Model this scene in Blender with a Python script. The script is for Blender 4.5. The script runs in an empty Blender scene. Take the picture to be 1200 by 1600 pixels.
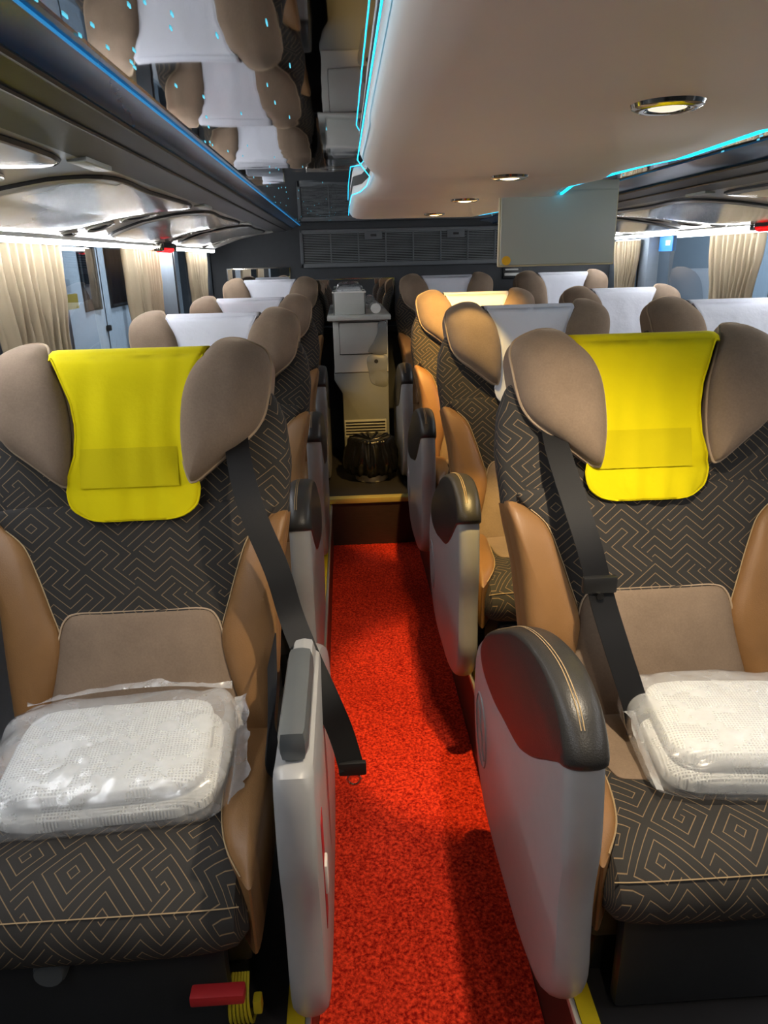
import bpy, bmesh, math, random
from mathutils import Vector, Matrix, noise
random.seed(7)
S = bpy.context.scene
COL = S.collection

# ------------------------------------------------------------------ camera
cam = bpy.data.cameras.new('camera')
cam.sensor_fit = 'VERTICAL'; cam.sensor_height = 36.0; cam.lens = 36.0 * 1110 / 1600
cam.clip_start = 0.02; cam.clip_end = 200
co = bpy.data.objects.new('camera', cam); COL.objects.link(co)
AX = ((0.9982042, -0.04067026, 0.04398065), (-0.05508573, -0.33475177, 0.94069486), (-0.02353571, -0.94142827, -0.33639098))
co.matrix_world = Matrix([[AX[i][0], -AX[i][1], -AX[i][2], (0, 0, 1.5)[i]] for i in range(3)] + [[0, 0, 0, 1]])
S.camera = co

# ------------------------------------------------------------------ world and exposure
w = bpy.data.worlds.new('night_sky'); S.world = w; w.use_nodes = True
w.node_tree.nodes['Background'].inputs[0].default_value = (0.06, 0.07, 0.08, 1)
w.node_tree.nodes['Background'].inputs[1].default_value = 0.6
S.view_settings.view_transform = 'Standard'; S.view_settings.look = 'None'
S.view_settings.exposure = 0.22; S.view_settings.gamma = 1.0; S.view_settings.use_curve_mapping = False

LED_W = 60.0          # white strips under the racks
LED_C = 3.0          # cyan edge strips
SPOT_W = 34.0        # ceiling downlights, watt
OUTSIDE_FILL_W = 260.0  # added fill lamps outside the windows

# ------------------------------------------------------------------ materials
def lin(c):
    return tuple((x / 12.92 if x <= 0.04045 else ((x + 0.055) / 1.055) ** 2.4) for x in [v / 255 for v in c]) + (1,)
MATS = {}
class NT:
    def __init__(s, name):
        s.m = bpy.data.materials.new(name); s.m.use_nodes = True
        s.t = s.m.node_tree; s.n = s.t.nodes; s.b = s.n['Principled BSDF']; s.out = s.n['Material Output']
        MATS[name] = s.m
    def node(s, typ, **kw):
        n = s.n.new(typ)
        for k, v in kw.items():
            if k == 'inp':
                for a, b in v.items(): n.inputs[a].default_value = b
            else: setattr(n, k, v)
        return n
    def link(s, a, b): s.t.links.new(a, b)
    def math(s, op, a, b=None, clamp=False):
        n = s.n.new('ShaderNodeMath'); n.operation = op; n.use_clamp = clamp
        for i, v in enumerate((a, b)):
            if v is None: continue
            if isinstance(v, (int, float)): n.inputs[i].default_value = v
            else: s.link(v, n.inputs[i])
        return n.outputs[0]
    def mix(s, f, a, b):
        n = s.n.new('ShaderNodeMix'); n.data_type = 'RGBA'
        for i, v in ((0, f), (6, a), (7, b)):
            if isinstance(v, (int, float)): n.inputs[i].default_value = v
            elif isinstance(v, tuple): n.inputs[i].default_value = v
            else: s.link(v, n.inputs[i])
        return n.outputs[2]
    def bump(s, h, strength=0.3, dist=0.002):
        n = s.node('ShaderNodeBump', inp={'Strength': strength, 'Distance': dist}); s.link(h, n.inputs['Height'])
        s.link(n.outputs[0], s.b.inputs['Normal']); return n
    def coord(s, which='Object'):
        return s.node('ShaderNodeTexCoord').outputs[which]
    def noise(s, vec, scale, detail=3, rough=0.5):
        n = s.node('ShaderNodeTexNoise', inp={'Scale': scale, 'Detail': detail, 'Roughness': rough}); s.link(vec, n.inputs['Vector'])
        return n.outputs[0]
    def set(s, **kw):
        for k, v in kw.items(): s.b.inputs[k.replace('_', ' ')].default_value = v

def plain(name, rgb, rough=0.5, metal=0.0, var=0.08, nscale=30, bump=0.0, bscale=200, spec=0.5, coat=0.0, sheen=0.0):
    t = NT(name); c = lin(rgb); d = tuple(x * (1 - var * 2) for x in c[:3]) + (1,)
    v = t.coord(); nz = t.noise(v, nscale)
    t.link(t.mix(nz, d, tuple(min(1, x * (1 + var)) for x in c[:3]) + (1,)), t.b.inputs['Base Color'])
    t.set(Roughness=rough, Metallic=metal)
    t.b.inputs['Specular IOR Level'].default_value = spec
    if coat: t.b.inputs['Coat Weight'].default_value = coat; t.b.inputs['Coat Roughness'].default_value = 0.12
    if sheen: t.b.inputs['Sheen Weight'].default_value = sheen; t.b.inputs['Sheen Roughness'].default_value = 0.4
    if bump: t.bump(t.noise(v, bscale, 2), bump, 0.002)
    return t.m

def emit(name, rgb, strength):
    t = NT(name); t.set(Base_Color=(0, 0, 0, 1))
    t.b.inputs['Emission Color'].default_value = lin(rgb); t.b.inputs['Emission Strength'].default_value = strength
    return t.m

def maze(name, rgb, line, cell=0.048):
    """charcoal upholstery with thin stitched lines running in a maze of chevrons"""
    t = NT(name)
    uv = t.node('ShaderNodeUVMap').outputs[0]
    sp = t.node('ShaderNodeSeparateXYZ'); t.link(uv, sp.inputs[0]); x, y = sp.outputs[0], sp.outputs[1]
    y2 = t.math('MULTIPLY', y, 1.18)
    u = t.math('DIVIDE', t.math('ADD', x, y2), cell * 1.4142); v = t.math('DIVIDE', t.math('SUBTRACT', y2, x), cell * 1.4142)
    cu, cv = t.math('FLOOR', u), t.math('FLOOR', v); fu, fv = t.math('FRACT', u), t.math('FRACT', v)
    cx = t.node('ShaderNodeCombineXYZ'); t.link(cu, cx.inputs[0]); t.link(cv, cx.inputs[1])
    def wn(off):
        a = t.node('ShaderNodeVectorMath', operation='ADD'); t.link(cx.outputs[0], a.inputs[0]); a.inputs[1].default_value = (off, off * 1.7, 0)
        n = t.node('ShaderNodeTexWhiteNoise', noise_dimensions='2D'); t.link(a.outputs[0], n.inputs['Vector']); return n.outputs['Value']
    def w1(c, off):
        n = t.node('ShaderNodeTexWhiteNoise', noise_dimensions='1D'); t.link(t.math('ADD', c, off), n.inputs['W']); return t.math('GREATER_THAN', n.outputs['Value'], 0.5)
    par = lambda a: t.math('GREATER_THAN', t.math('FRACT', t.math('MULTIPLY', a, 0.5)), 0.25)
    fl1 = par(t.math('ADD', t.math('ADD', cu, 400.0), w1(cv, 3.37))); fl2 = par(t.math('ADD', t.math('ADD', cv, 400.0), w1(cu, 19.71))); ty = wn(41.0)
    gu = t.math('ABSOLUTE', t.math('SUBTRACT', fu, fl1)); gv = t.math('ABSOLUTE', t.math('SUBTRACT', fv, fl2))
    L = t.math('MAXIMUM', gu, gv)
    isL = t.math('LESS_THAN', ty, 0.84); isH = t.math('LESS_THAN', ty, 0.92)
    def sel(f, a, b):
        n = t.node('ShaderNodeMix'); t.link(f, n.inputs[0]); t.link(b, n.inputs[2]); t.link(a, n.inputs[3]); return n.outputs[0]
    s = sel(isL, L, sel(isH, gu, gv))
    k = t.math('FRACT', t.math('MULTIPLY', s, 3.0))
    dist = t.math('ABSOLUTE', t.math('SUBTRACT', k, 0.5))
    ramp = t.node('ShaderNodeMapRange', interpolation_type='SMOOTHSTEP', inp={1: 0.025, 2: 0.075, 3: 1.0, 4: 0.0}); t.link(dist, ramp.inputs[0])
    msk = ramp.outputs[0]
    weave = t.noise(uv, 900, 2); big = t.noise(uv, 14, 3)
    base = t.mix(big, tuple(c * 0.75 for c in lin(rgb)[:3]) + (1,), tuple(c * 1.25 for c in lin(rgb)[:3]) + (1,))
    t.link(t.mix(msk, base, lin(line)), t.b.inputs['Base Color'])
    t.set(Roughness=0.85); t.b.inputs['Specular IOR Level'].default_value = 0.25
    h = t.math('ADD', t.math('MULTIPLY', t.math('SUBTRACT', 1.0, msk), 1.0), t.math('MULTIPLY', weave, 0.35))
    t.bump(h, 0.35, 0.0025)
    return t.m

maze('maze_fabric', (50, 48, 46), (128, 108, 82))
def velour(name, rgb):
    t = NT(name); v = t.coord(); c = lin(rgb)
    n1 = t.noise(v, 9, 4, 0.6); n2 = t.noise(v, 260, 3)
    f = t.math('ADD', t.math('MULTIPLY', n1, 0.65), t.math('MULTIPLY', n2, 0.35))
    t.link(t.mix(f, tuple(x * 0.52 for x in c[:3]) + (1,), tuple(x * 1.42 for x in c[:3]) + (1,)), t.b.inputs['Base Color'])
    t.set(Roughness=0.9); t.b.inputs['Sheen Weight'].default_value = 0.35; t.b.inputs['Sheen Roughness'].default_value = 0.35
    t.b.inputs['Sheen Tint'].default_value = lin((225, 200, 170)); t.b.inputs['Specular IOR Level'].default_value = 0.2
    t.bump(n2, 0.25, 0.0015); return t.m
velour('brown_velour', (128, 110, 93))
def leather(name, rgb, rough=0.45):
    t = NT(name); v = t.coord(); c = lin(rgb)
    vo = t.node('ShaderNodeTexVoronoi', inp={'Scale': 420.0}); t.link(v, vo.inputs['Vector'])
    n = t.noise(v, 12, 3)
    t.link(t.mix(n, tuple(x * 0.8 for x in c[:3]) + (1,), tuple(min(1, x * 1.15) for x in c[:3]) + (1,)), t.b.inputs['Base Color'])
    t.set(Roughness=rough); t.b.inputs['Specular IOR Level'].default_value = 0.4
    t.bump(vo.outputs['Distance'], 0.22, 0.0012); return t.m
leather('tan_leather', (131, 95, 57), 0.46)
leather('dark_leather', (46, 45, 44), 0.38)
plain('grey_plastic', (152, 152, 152), 0.38, var=0.04, bump=0.04, bscale=500)
plain('pad_plastic', (82, 86, 88), 0.36, var=0.04, bump=0.03, bscale=500)
plain('dark_plastic', (34, 35, 37), 0.45, bump=0.05)
plain('black_frame', (20, 20, 21), 0.5, bump=0.05)
plain('seat_thread', (164, 140, 104), 0.8)
plain('velour_piping', (170, 148, 122), 0.8)
def cloth(name, rgb, crease=0.25):
    t = NT(name); v = t.coord(); c = lin(rgb)
    n1 = t.noise(v, 14, 4, 0.55); n2 = t.noise(v, 700, 2)
    t.link(t.mix(n1, tuple(x * 0.9 for x in c[:3]) + (1,), c), t.b.inputs['Base Color'])
    t.set(Roughness=0.85); t.b.inputs['Specular IOR Level'].default_value = 0.2
    t.bump(t.math('ADD', t.math('MULTIPLY', n1, 1.0), t.math('MULTIPLY', n2, 0.06)), crease, 0.02); return t.m
cloth('yellow_cloth', (220, 203, 0)); cloth('yellow_patch', (202, 186, 2)); cloth('white_cloth', (216, 218, 226), 0.35)
t = NT('black_webbing'); v = t.node('ShaderNodeUVMap').outputs[0]
wv = t.node('ShaderNodeTexWave', inp={'Scale': 260.0}); t.link(v, wv.inputs['Vector']); t.set(Base_Color=lin((13, 13, 15)), Roughness=0.6); t.b.inputs['Specular IOR Level'].default_value = 0.3; t.bump(wv.outputs['Fac'], 0.3, 0.001)
def carpet():
    t = NT('red_carpet'); v = t.coord(); n1 = t.noise(v, 120, 3, 0.65); n2 = t.noise(v, 3.5, 3); n3 = t.noise(v, 50, 2)
    mr = t.node('ShaderNodeMapRange', inp={1: 0.36, 2: 0.64}); t.link(n1, mr.inputs[0]); a = t.mix(mr.outputs[0], lin((136, 14, 8)), lin((255, 74, 42)))
    t.link(t.mix(t.math('MULTIPLY', n2, 0.35), a, lin((165, 18, 10))), t.b.inputs['Base Color'])
    t.set(Roughness=0.95); t.b.inputs['Specular IOR Level'].default_value = 0.15
    t.bump(t.math('ADD', n1, t.math('MULTIPLY', n3, 0.6)), 0.8, 0.006)
carpet()
def wood():
    t = NT('wood_vinyl'); v = t.coord(); mp = t.node('ShaderNodeMapping', inp={'Scale': (6, 6, 90)}); t.link(v, mp.inputs[0])
    n = t.noise(mp.outputs[0], 3, 4, 0.6); t.link(t.mix(n, lin((34, 24, 20)), lin((68, 52, 46))), t.b.inputs['Base Color']); t.set(Roughness=0.42)
wood()
plain('platform_vinyl', (44, 42, 42), 0.5, bump=0.08)
plain('aluminium', (196, 192, 184), 0.3, 0.55, var=0.05); plain('yellow_strip', (226, 196, 30), 0.5); plain('brass_trim', (222, 204, 120), 0.3, 0.45, var=0.05)
plain('rear_wall_trim', (58, 61, 64), 0.75, bump=0.15, bscale=600); plain('side_wall_trim', (126, 128, 132), 0.6, bump=0.1)
plain('pillar_trim', (112, 122, 132), 0.55, bump=0.05)
plain('grille_frame', (92, 96, 99), 0.5); plain('grille_slat', (112, 117, 120), 0.5); plain('grille_back', (12, 12, 13), 0.9)
plain('rack_light', (176, 172, 164), 0.28, var=0.03, coat=0.5); plain('rack_dark', (64, 64, 66), 0.42, var=0.05, bump=0.04, bscale=500); plain('rack_gap', (26, 26, 27), 0.5)
plain('rack_hatch', (178, 174, 166), 0.2, var=0.03, coat=0.7)
plain('panel_cream', (236, 232, 224), 0.5, var=0.04, nscale=3)
plain('screen_grey', (168, 171, 161), 0.42, var=0.04, nscale=4); plain('screen_bezel', (196, 186, 150), 0.4); plain('orange_dot', (240, 178, 20), 0.5)
plain('chrome', (205, 200, 190), 0.12, 1.0, var=0.02); plain('white_plastic', (214, 214, 208), 0.35, var=0.03); plain('dispenser_light', (182, 184, 177), 0.32, var=0.03); plain('dispenser_grey', (122, 126, 125), 0.36, var=0.03)
plain('red_plastic', (200, 24, 30), 0.3, coat=0.4); plain('red_strap', (170, 30, 34), 0.6); plain('yellow_cable', (206, 188, 40), 0.5)
plain('curtain_beige', (176, 161, 134), 0.85, bump=0.15, bscale=700, sheen=0.2, var=0.1, nscale=8)
def translucent(name, f, col=(190, 170, 135)):
    m = MATS[name]; t = m.node_tree; b = t.nodes['Principled BSDF']; o = t.nodes['Material Output']; tl = t.nodes.new('ShaderNodeBsdfTranslucent'); tl.inputs[0].default_value = lin(col); mx = t.nodes.new('ShaderNodeMixShader'); mx.inputs[0].default_value = f
    t.links.new(b.outputs[0], mx.inputs[1]); t.links.new(tl.outputs[0], mx.inputs[2]); t.links.new(mx.outputs[0], o.inputs[0])
translucent('curtain_beige', 0.4); translucent('red_plastic', 0.6, (255, 30, 36))
plain('blue_sign', (40, 130, 220), 0.5); plain('white_paint', (220, 222, 226), 0.35, coat=0.3); plain('asphalt', (52, 54, 58), 0.9, bump=0.3); plain('street_wall', (168, 178, 188), 0.9, bump=0.2); plain('yellow_sign', (214, 176, 40), 0.6); plain('dark_glass', (24, 28, 34), 0.12)
plain('moulding_blue_glow', (24, 96, 156), 0.25, coat=0.5)  # blue glow of the cove strip put into the moulding's base colour
plain('black_bag', (13, 13, 14), 0.27, bump=0.9, bscale=26, coat=0.3)
t = NT('ceiling_mirror'); v = t.coord(); t.set(Base_Color=(0.72, 0.73, 0.75, 1), Metallic=1.0, Roughness=0.025); t.bump(t.noise(v, 4, 2), 0.05, 0.02)
t = NT('wall_mirror'); t.set(Base_Color=(0.75, 0.77, 0.78, 1), Metallic=1.0, Roughness=0.01)
def glass(name, tint, ior=1.5):
    t = NT(name); fr = t.node('ShaderNodeFresnel', inp={'IOR': ior}); tr = t.node('ShaderNodeBsdfTransparent', inp={'Color': tint}); gl = t.node('ShaderNodeBsdfGlossy', inp={'Roughness': 0.01, 'Color': (1, 1, 1, 1)})
    mx = t.node('ShaderNodeMixShader'); fo = t.math('MULTIPLY', fr.outputs[0], t.math('SUBTRACT', 1.0, t.node('ShaderNodeNewGeometry').outputs['Backfacing'])); t.link(fo, mx.inputs[0]); t.link(tr.outputs[0], mx.inputs[1]); t.link(gl.outputs[0], mx.inputs[2]); t.link(mx.outputs[0], t.out.inputs[0])
glass('window_glass', (0.55, 0.62, 0.68, 1), 1.9)
def film(name, dens, col=(0.9, 0.92, 0.94, 1)):
    t = NT(name); v = t.coord(); n = t.noise(v, 22, 4, 0.62); r = t.node('ShaderNodeMapRange', inp={1: 0.3, 2: 0.75, 3: dens * 0.85, 4: min(1, dens * 1.25)}); t.link(n, r.inputs[0])
    t.set(Base_Color=col, Roughness=0.22); t.b.inputs['Specular IOR Level'].default_value = 0.8
    rid = t.math('ABSOLUTE', t.math('SUBTRACT', t.noise(v, 13, 2, 0.5), 0.5)); t.bump(t.math('ADD', t.math('MULTIPLY', rid, 2.0), t.math('MULTIPLY', t.noise(v, 40, 2), 0.15)), 0.55, 0.012)
    tr = t.node('ShaderNodeBsdfTransparent'); mx = t.node('ShaderNodeMixShader'); t.link(r.outputs[0], mx.inputs[0]); t.link(tr.outputs[0], mx.inputs[1]); t.link(t.b.outputs[0], mx.inputs[2])
    gl = t.node('ShaderNodeBsdfGlossy', inp={'Roughness': 0.24}); t.link(t.b.inputs['Normal'].links[0].from_socket, gl.inputs['Normal']); fr = t.node('ShaderNodeFresnel', inp={'IOR': 1.5}); t.link(t.b.inputs['Normal'].links[0].from_socket, fr.inputs['Normal'])
    m2 = t.node('ShaderNodeMixShader'); t.link(t.math('MULTIPLY', fr.outputs[0], t.math('SUBTRACT', 1.0, t.node('ShaderNodeNewGeometry').outputs['Backfacing'])), m2.inputs[0]); t.link(mx.outputs[0], m2.inputs[1]); t.link(gl.outputs[0], m2.inputs[2]); t.link(m2.outputs[0], t.out.inputs[0])
film('plastic_film', 0.295); film('clear_plastic', 0.25)
t = NT('waffle_blanket'); v = t.coord()
def waffle():
    sp = t.node('ShaderNodeSeparateXYZ'); t.link(v, sp.inputs[0])
    a = t.math('ABSOLUTE', t.math('SINE', t.math('MULTIPLY', sp.outputs[0], 560.0))); b = t.math('ABSOLUTE', t.math('SINE', t.math('MULTIPLY', sp.outputs[1], 560.0)))
    h = t.math('MAXIMUM', a, b); t.link(t.mix(h, lin((176, 178, 176)), lin((232, 234, 232))), t.b.inputs['Base Color']); t.set(Roughness=0.95); t.bump(h, 0.7, 0.004)
waffle()
emit('led_white', (246, 249, 255), LED_W); emit('led_cyan', (20, 190, 240), LED_C); emit('star_cyan', (90, 195, 220), 1.1)
emit('led_blue', (30, 120, 175), 1.0)
emit('bulb_on', (255, 226, 160), 9.0); emit('bulb_dim', (255, 240, 215), 0.9)

# ------------------------------------------------------------------ mesh helpers
def crv(pts, n=6, closed=True):
    P = [Vector(p) for p in pts]; N = len(P); out = []
    rng = range(N) if closed else range(N - 1)
    for i in rng:
        if closed: a, b, c, d = P[(i - 1) % N], P[i], P[(i + 1) % N], P[(i + 2) % N]
        else: a, b, c, d = P[max(i - 1, 0)], P[i], P[i + 1], P[min(i + 2, N - 1)]
        for k in range(n):
            s = k / n
            out.append(0.5 * ((2 * b) + (c - a) * s + (2 * a - 5 * b + 4 * c - d) * s * s + (3 * b - a - 3 * c + d) * s ** 3))
    if not closed: out.append(P[-1].copy())
    return out
def interp(tab, x):
    if x <= tab[0][0]: return tab[0][1]
    for (a, b), (c, d) in zip(tab, tab[1:]):
        if x <= c:
            s = (x - a) / (c - a); s = s * s * (3 - 2 * s) * 0.4 + s * 0.6
            return b + (d - b) * s
    return tab[-1][1]
class MB:
    def __init__(s): s.v = []; s.f = []; s.uv = []
    def add(s, vs, fs, uv=None):
        o = len(s.v); s.v += [tuple(p) for p in vs]; s.f += [tuple(i + o for i in f) for f in fs]
        s.uv += (uv if uv else [(p[0], p[2] if abs(p[2]) > 0 else p[1]) for p in vs]); return s
    def box(s, x0, x1, y0, y1, z0, z1, b=0.0):
        b = min(b, (x1 - x0) * .45, (y1 - y0) * .45, (z1 - z0) * .45)
        if b <= 0:
            return s.add([(x, y, z) for x in (x0, x1) for y in (y0, y1) for z in (z0, z1)],
                         [(0, 1, 3, 2), (4, 6, 7, 5), (0, 4, 5, 1), (2, 3, 7, 6), (0, 2, 6, 4), (1, 5, 7, 3)])
        bm = bmesh.new(); bmesh.ops.create_cube(bm, size=1)
        for q in bm.verts: q.co = Vector(((x0 + x1) / 2 + q.co.x * (x1 - x0), (y0 + y1) / 2 + q.co.y * (y1 - y0), (z0 + z1) / 2 + q.co.z * (z1 - z0)))
        bmesh.ops.bevel(bm, geom=bm.edges[:], offset=b, segments=2, affect='EDGES', profile=0.6)
        bm.verts.index_update(); s.add([q.co[:] for q in bm.verts], [[q.index for q in f.verts] for f in bm.faces]); bm.free(); return s
    def loft(s, secs, closed=True, cap=True):
        n = len(secs[0]); vs = []; uv = []; fs = []; vacc = 0; prev = None
        for i, sec in enumerate(secs):
            if prev is not None: vacc += (Vector(sec[0]) - Vector(prev[0])).length
            u = 0
            for k, p in enumerate(sec):
                if k: u += (Vector(p) - Vector(sec[k - 1])).length
                vs.append(tuple(p)); uv.append((u, vacc))
            prev = sec
        m = n if closed else n - 1
        for i in range(len(secs) - 1):
            for k in range(m): a = i * n + k; b = i * n + (k + 1) % n; fs.append((a, b, b + n, a + n))
        if cap and closed:
            fs.append(tuple(range(n - 1, -1, -1))); fs.append(tuple(range((len(secs) - 1) * n, len(secs) * n)))
        return s.add(vs, fs, uv)
    def tube(s, path, r, n=6, closed=False, up0=None):
        P = [Vector(p) for p in path]; secs = []; N = len(P); up = Vector(up0) if up0 else None
        for i, p in enumerate(P):
            if closed: d = P[(i + 1) % N] - P[i - 1]
            else: d = P[min(i + 1, N - 1)] - P[max(i - 1, 0)]
            d.normalize() if d.length > 1e-9 else None
            if up is None: up = Vector((0, 0, 1)) if abs(d.z) < 0.9 else Vector((1, 0, 0))
            a = d.cross(up); a = a.normalized() if a.length > 1e-6 else Vector((1, 0, 0)); b = a.cross(d).normalized(); up = b
            rr = r(i / max(1, N - 1)) if callable(r) else r
            secs.append([p + a * math.cos(q) * rr + b * math.sin(q) * rr for q in [2 * math.pi * k / n for k in range(n)]])
        if closed: secs.append(secs[0])
        return s.loft(secs, True, not closed)
    def strip(s, path, width_vec, th, n_vec):
        """flat ribbon (webbing) along a path"""
        secs = []
        for i, p in enumerate(path):
            wv = width_vec(i) if callable(width_vec) else Vector(width_vec); nv = Vector(n_vec)
            p = Vector(p); secs.append([p - wv - nv * th, p + wv - nv * th, p + wv + nv * th, p - wv + nv * th])
        return s.loft(secs)
    def pillow(s, outline, center, prof, place, flat_back=True):
        O = [Vector((p[0], p[1])) for p in outline]; c = Vector((center[0], center[1])); n = len(O); vs = []; uv = []; fs = []
        for t_, d in prof:
            for p in O:
                q = c + (p - c) * t_; vs.append(place(q.x, q.y, d)); uv.append((q.x, q.y))
        R = len(prof)
        for i in range(R - 1):
            for k in range(n): a = i * n + k; b = i * n + (k + 1) % n; fs.append((a, b, b + n, a + n))
        vs.append(place(c.x, c.y, prof[-1][1])); uv.append((c.x, c.y)); ci = len(vs) - 1
        for k in range(n): fs.append(((R - 1) * n + k, (R - 1) * n + (k + 1) % n, ci))
        if flat_back: fs.append(tuple(range(n - 1, -1, -1)))
        return s.add(vs, fs, uv)
    def lathe(s, prof, c=(0, 0, 0), n=24, axis='z'):
        secs = []
        for r, h in prof:
            ring = []
            for k in range(n):
                a = 2 * math.pi * k / n; x, y = r * math.cos(a), r * math.sin(a)
                ring.append((c[0] + x, c[1] + y, c[2] + h) if axis == 'z' else ((c[0] + x, c[1] + h, c[2] + y) if axis == 'y' else (c[0] + h, c[1] + x, c[2] + y)))
            secs.append(ring)
        return s.loft(secs)
    def mesh(s, name, smooth=True, recalc=True):
        me = bpy.data.meshes.new(name); me.from_pydata(s.v, [], s.f); me.update()
        ul = me.uv_layers.new(name='UVMap')
        li = [0] * len(me.loops); me.loops.foreach_get('vertex_index', li)
        buf = []
        for i in li: buf += [s.uv[i][0], s.uv[i][1]]
        ul.data.foreach_set('uv', buf)
        if recalc:
            bm = bmesh.new(); bm.from_mesh(me); bmesh.ops.recalc_face_normals(bm, faces=bm.faces[:]); bm.to_mesh(me); bm.free()
        if smooth: me.polygons.foreach_set('use_smooth', [True] * len(me.polygons))
        me.update(); return me
SHARP = math.radians(38)
CACHE = {}
def obj(name, mb, mat, parent=None, smooth=True, sharp=True, loc=None, key=None, label=None):
    if key and key in CACHE: me = CACHE[key]
    else:
        if callable(mb): mb = mb()
        me = mb if isinstance(mb, bpy.types.Mesh) else mb.mesh(name, smooth)
        if smooth and sharp and hasattr(me, 'set_sharp_from_angle'): me.set_sharp_from_angle(angle=SHARP)
        me.materials.append(MATS[mat])
        if key: CACHE[key] = me
    o = bpy.data.objects.new(name, me); COL.objects.link(o)
    if parent: o.parent = parent
    if loc: o.location = loc
    if label: o['label'] = label
    return o
def tag(o, label, cat, group=None, kind=None):
    if label: o['label'] = label
    if cat: o['category'] = cat
    if group: o['group'] = group
    if kind: o['kind'] = kind
    return o
def thing(name, label, cat, loc=(0, 0, 0), group=None):
    o = bpy.data.objects.new(name, None); COL.objects.link(o); o.location = loc; o.empty_display_size = 0.1
    return tag(o, label, cat, group)
def struct(name, mb, mat, parent=None, **k):
    o = obj(name, mb, mat, parent, **k)
    if not parent: o['kind'] = 'structure'
    return o

# ------------------------------------------------------------------ the shell of the coach
ZC = 1.70      # mirrored ceiling
YR = 4.80      # rear wall
YF = -1.1      # front end of what is built
XL, XR = -0.90, 1.80
ZP, ZP4 = 0.24, 0.275
def carpet_mesh():
    m = MB(); nx, ny = 92, 560; x0, x1, y0, y1 = -0.112, 0.353, YF, 3.66
    vs = []
    for j in range(ny + 1):
        for i in range(nx + 1):
            x = x0 + (x1 - x0) * i / nx; y = y0 + (y1 - y0) * j / ny
            h = noise.noise((x * 120, y * 120, 0)) * 0.0034 + noise.noise((x * 60, y * 60, 5)) * 0.0018
            vs.append((x, y, 0.006 + h))
    fs = [(j * (nx + 1) + i, j * (nx + 1) + i + 1, (j + 1) * (nx + 1) + i + 1, (j + 1) * (nx + 1) + i) for j in range(ny) for i in range(nx)]
    return m.add(vs, fs)
struct('floor', MB().box(-0.14, 0.38, YF, 3.70, -0.06, -0.004), 'platform_vinyl')
ca = obj('aisle_carpet', carpet_mesh(), 'red_carpet', sharp=False)
tag(ca, 'long red looped carpet runner lying in the sunken aisle', 'carpet')
# raised platforms left, right and at the back, with wood vinyl risers and metal edges
struct('floor_platform_left', MB().box(XL, -0.118, YF, YR, -0.06, ZP), 'platform_vinyl')
struct('floor_platform_right', MB().box(0.359, XR, YF, YR, -0.06, ZP), 'platform_vinyl')
struct('floor_platform_rear', MB().box(XL, XR, 3.668, YR, ZP, ZP4), 'platform_vinyl')
struct('floor_step_core', MB().box(-0.117, 0.358, 3.672, YR, -0.06, ZP4 - 0.001), 'platform_vinyl')
struct('trim_1', MB().box(-0.118, -0.113, YF, 3.665, -0.05, ZP - 0.012), 'wood_vinyl')
struct('trim_2', MB().box(0.354, 0.359, YF, 3.665, -0.05, ZP - 0.012), 'wood_vinyl')
struct('trim_3', MB().box(-0.113, 0.354, 3.660, 3.667, -0.05, ZP4 - 0.012), 'wood_vinyl')
for k, (xa, xb, ya, yb) in enumerate(((-0.119, -0.109, -0.152, -0.120), (0.350, 0.360, 0.361, 0.393))):
    struct('trim_%d' % (4 + k), MB().box(xa, xb, YF, 3.668, ZP - 0.014, ZP + 0.005, 0.003), 'aluminium')
    struct('trim_%d' % (6 + k), MB().box(ya, yb, YF, 3.668, ZP, ZP + 0.003), 'yellow_strip')
struct('trim_8', MB().box(-0.125, 0.366, 3.648, 3.70, ZP4 - 0.024, ZP4 + 0.006, 0.004), 'brass_trim')

# ceiling mirror
cm = struct('ceiling', MB().box(-0.27, 0.90, YF, YR, ZC, ZC + 0.02), 'ceiling_mirror', smooth=False)
struct('ceiling_upper', MB().box(XL - 0.03, XR + 0.03, YF, YR, ZC + 0.025, ZC + 0.06), 'rack_dark', smooth=False)
def stars():
    m = MB(); rnd = random.Random(3)
    def dash(x, y):
        L = rnd.uniform(0.006, 0.012); m.box(x - 0.0006, x + 0.0006, y - L / 2, y + L / 2, ZC - 0.0015, ZC)
    for k in range(110): dash(-0.25 + 0.24 * rnd.random() ** 1.6, 0.45 + 3.8 * rnd.random() ** 2.2)
    for k in range(40): dash(rnd.uniform(0.66, 0.84), 1.0 + 3.2 * rnd.random() ** 1.6)
    return m
o = obj('star_lights', stars, 'star_cyan', cm, smooth=False); o['kind'] = 'stuff'

# rear wall
struct('wall_rear', MB().box(XL, XR, YR, YR + 0.05, 0.2, ZC + 0.03), 'rear_wall_trim', smooth=False)
struct('wall_front', MB().box(XL - 0.03, XR + 0.03, YF - 0.05, YF, -0.06, ZC + 0.06), 'rear_wall_trim', smooth=False)
struct('trim_9', MB().box(-0.80, 1.62, YR - 0.05, YR - 0.002, 1.05, 1.085, 0.006), 'rack_gap')

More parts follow.
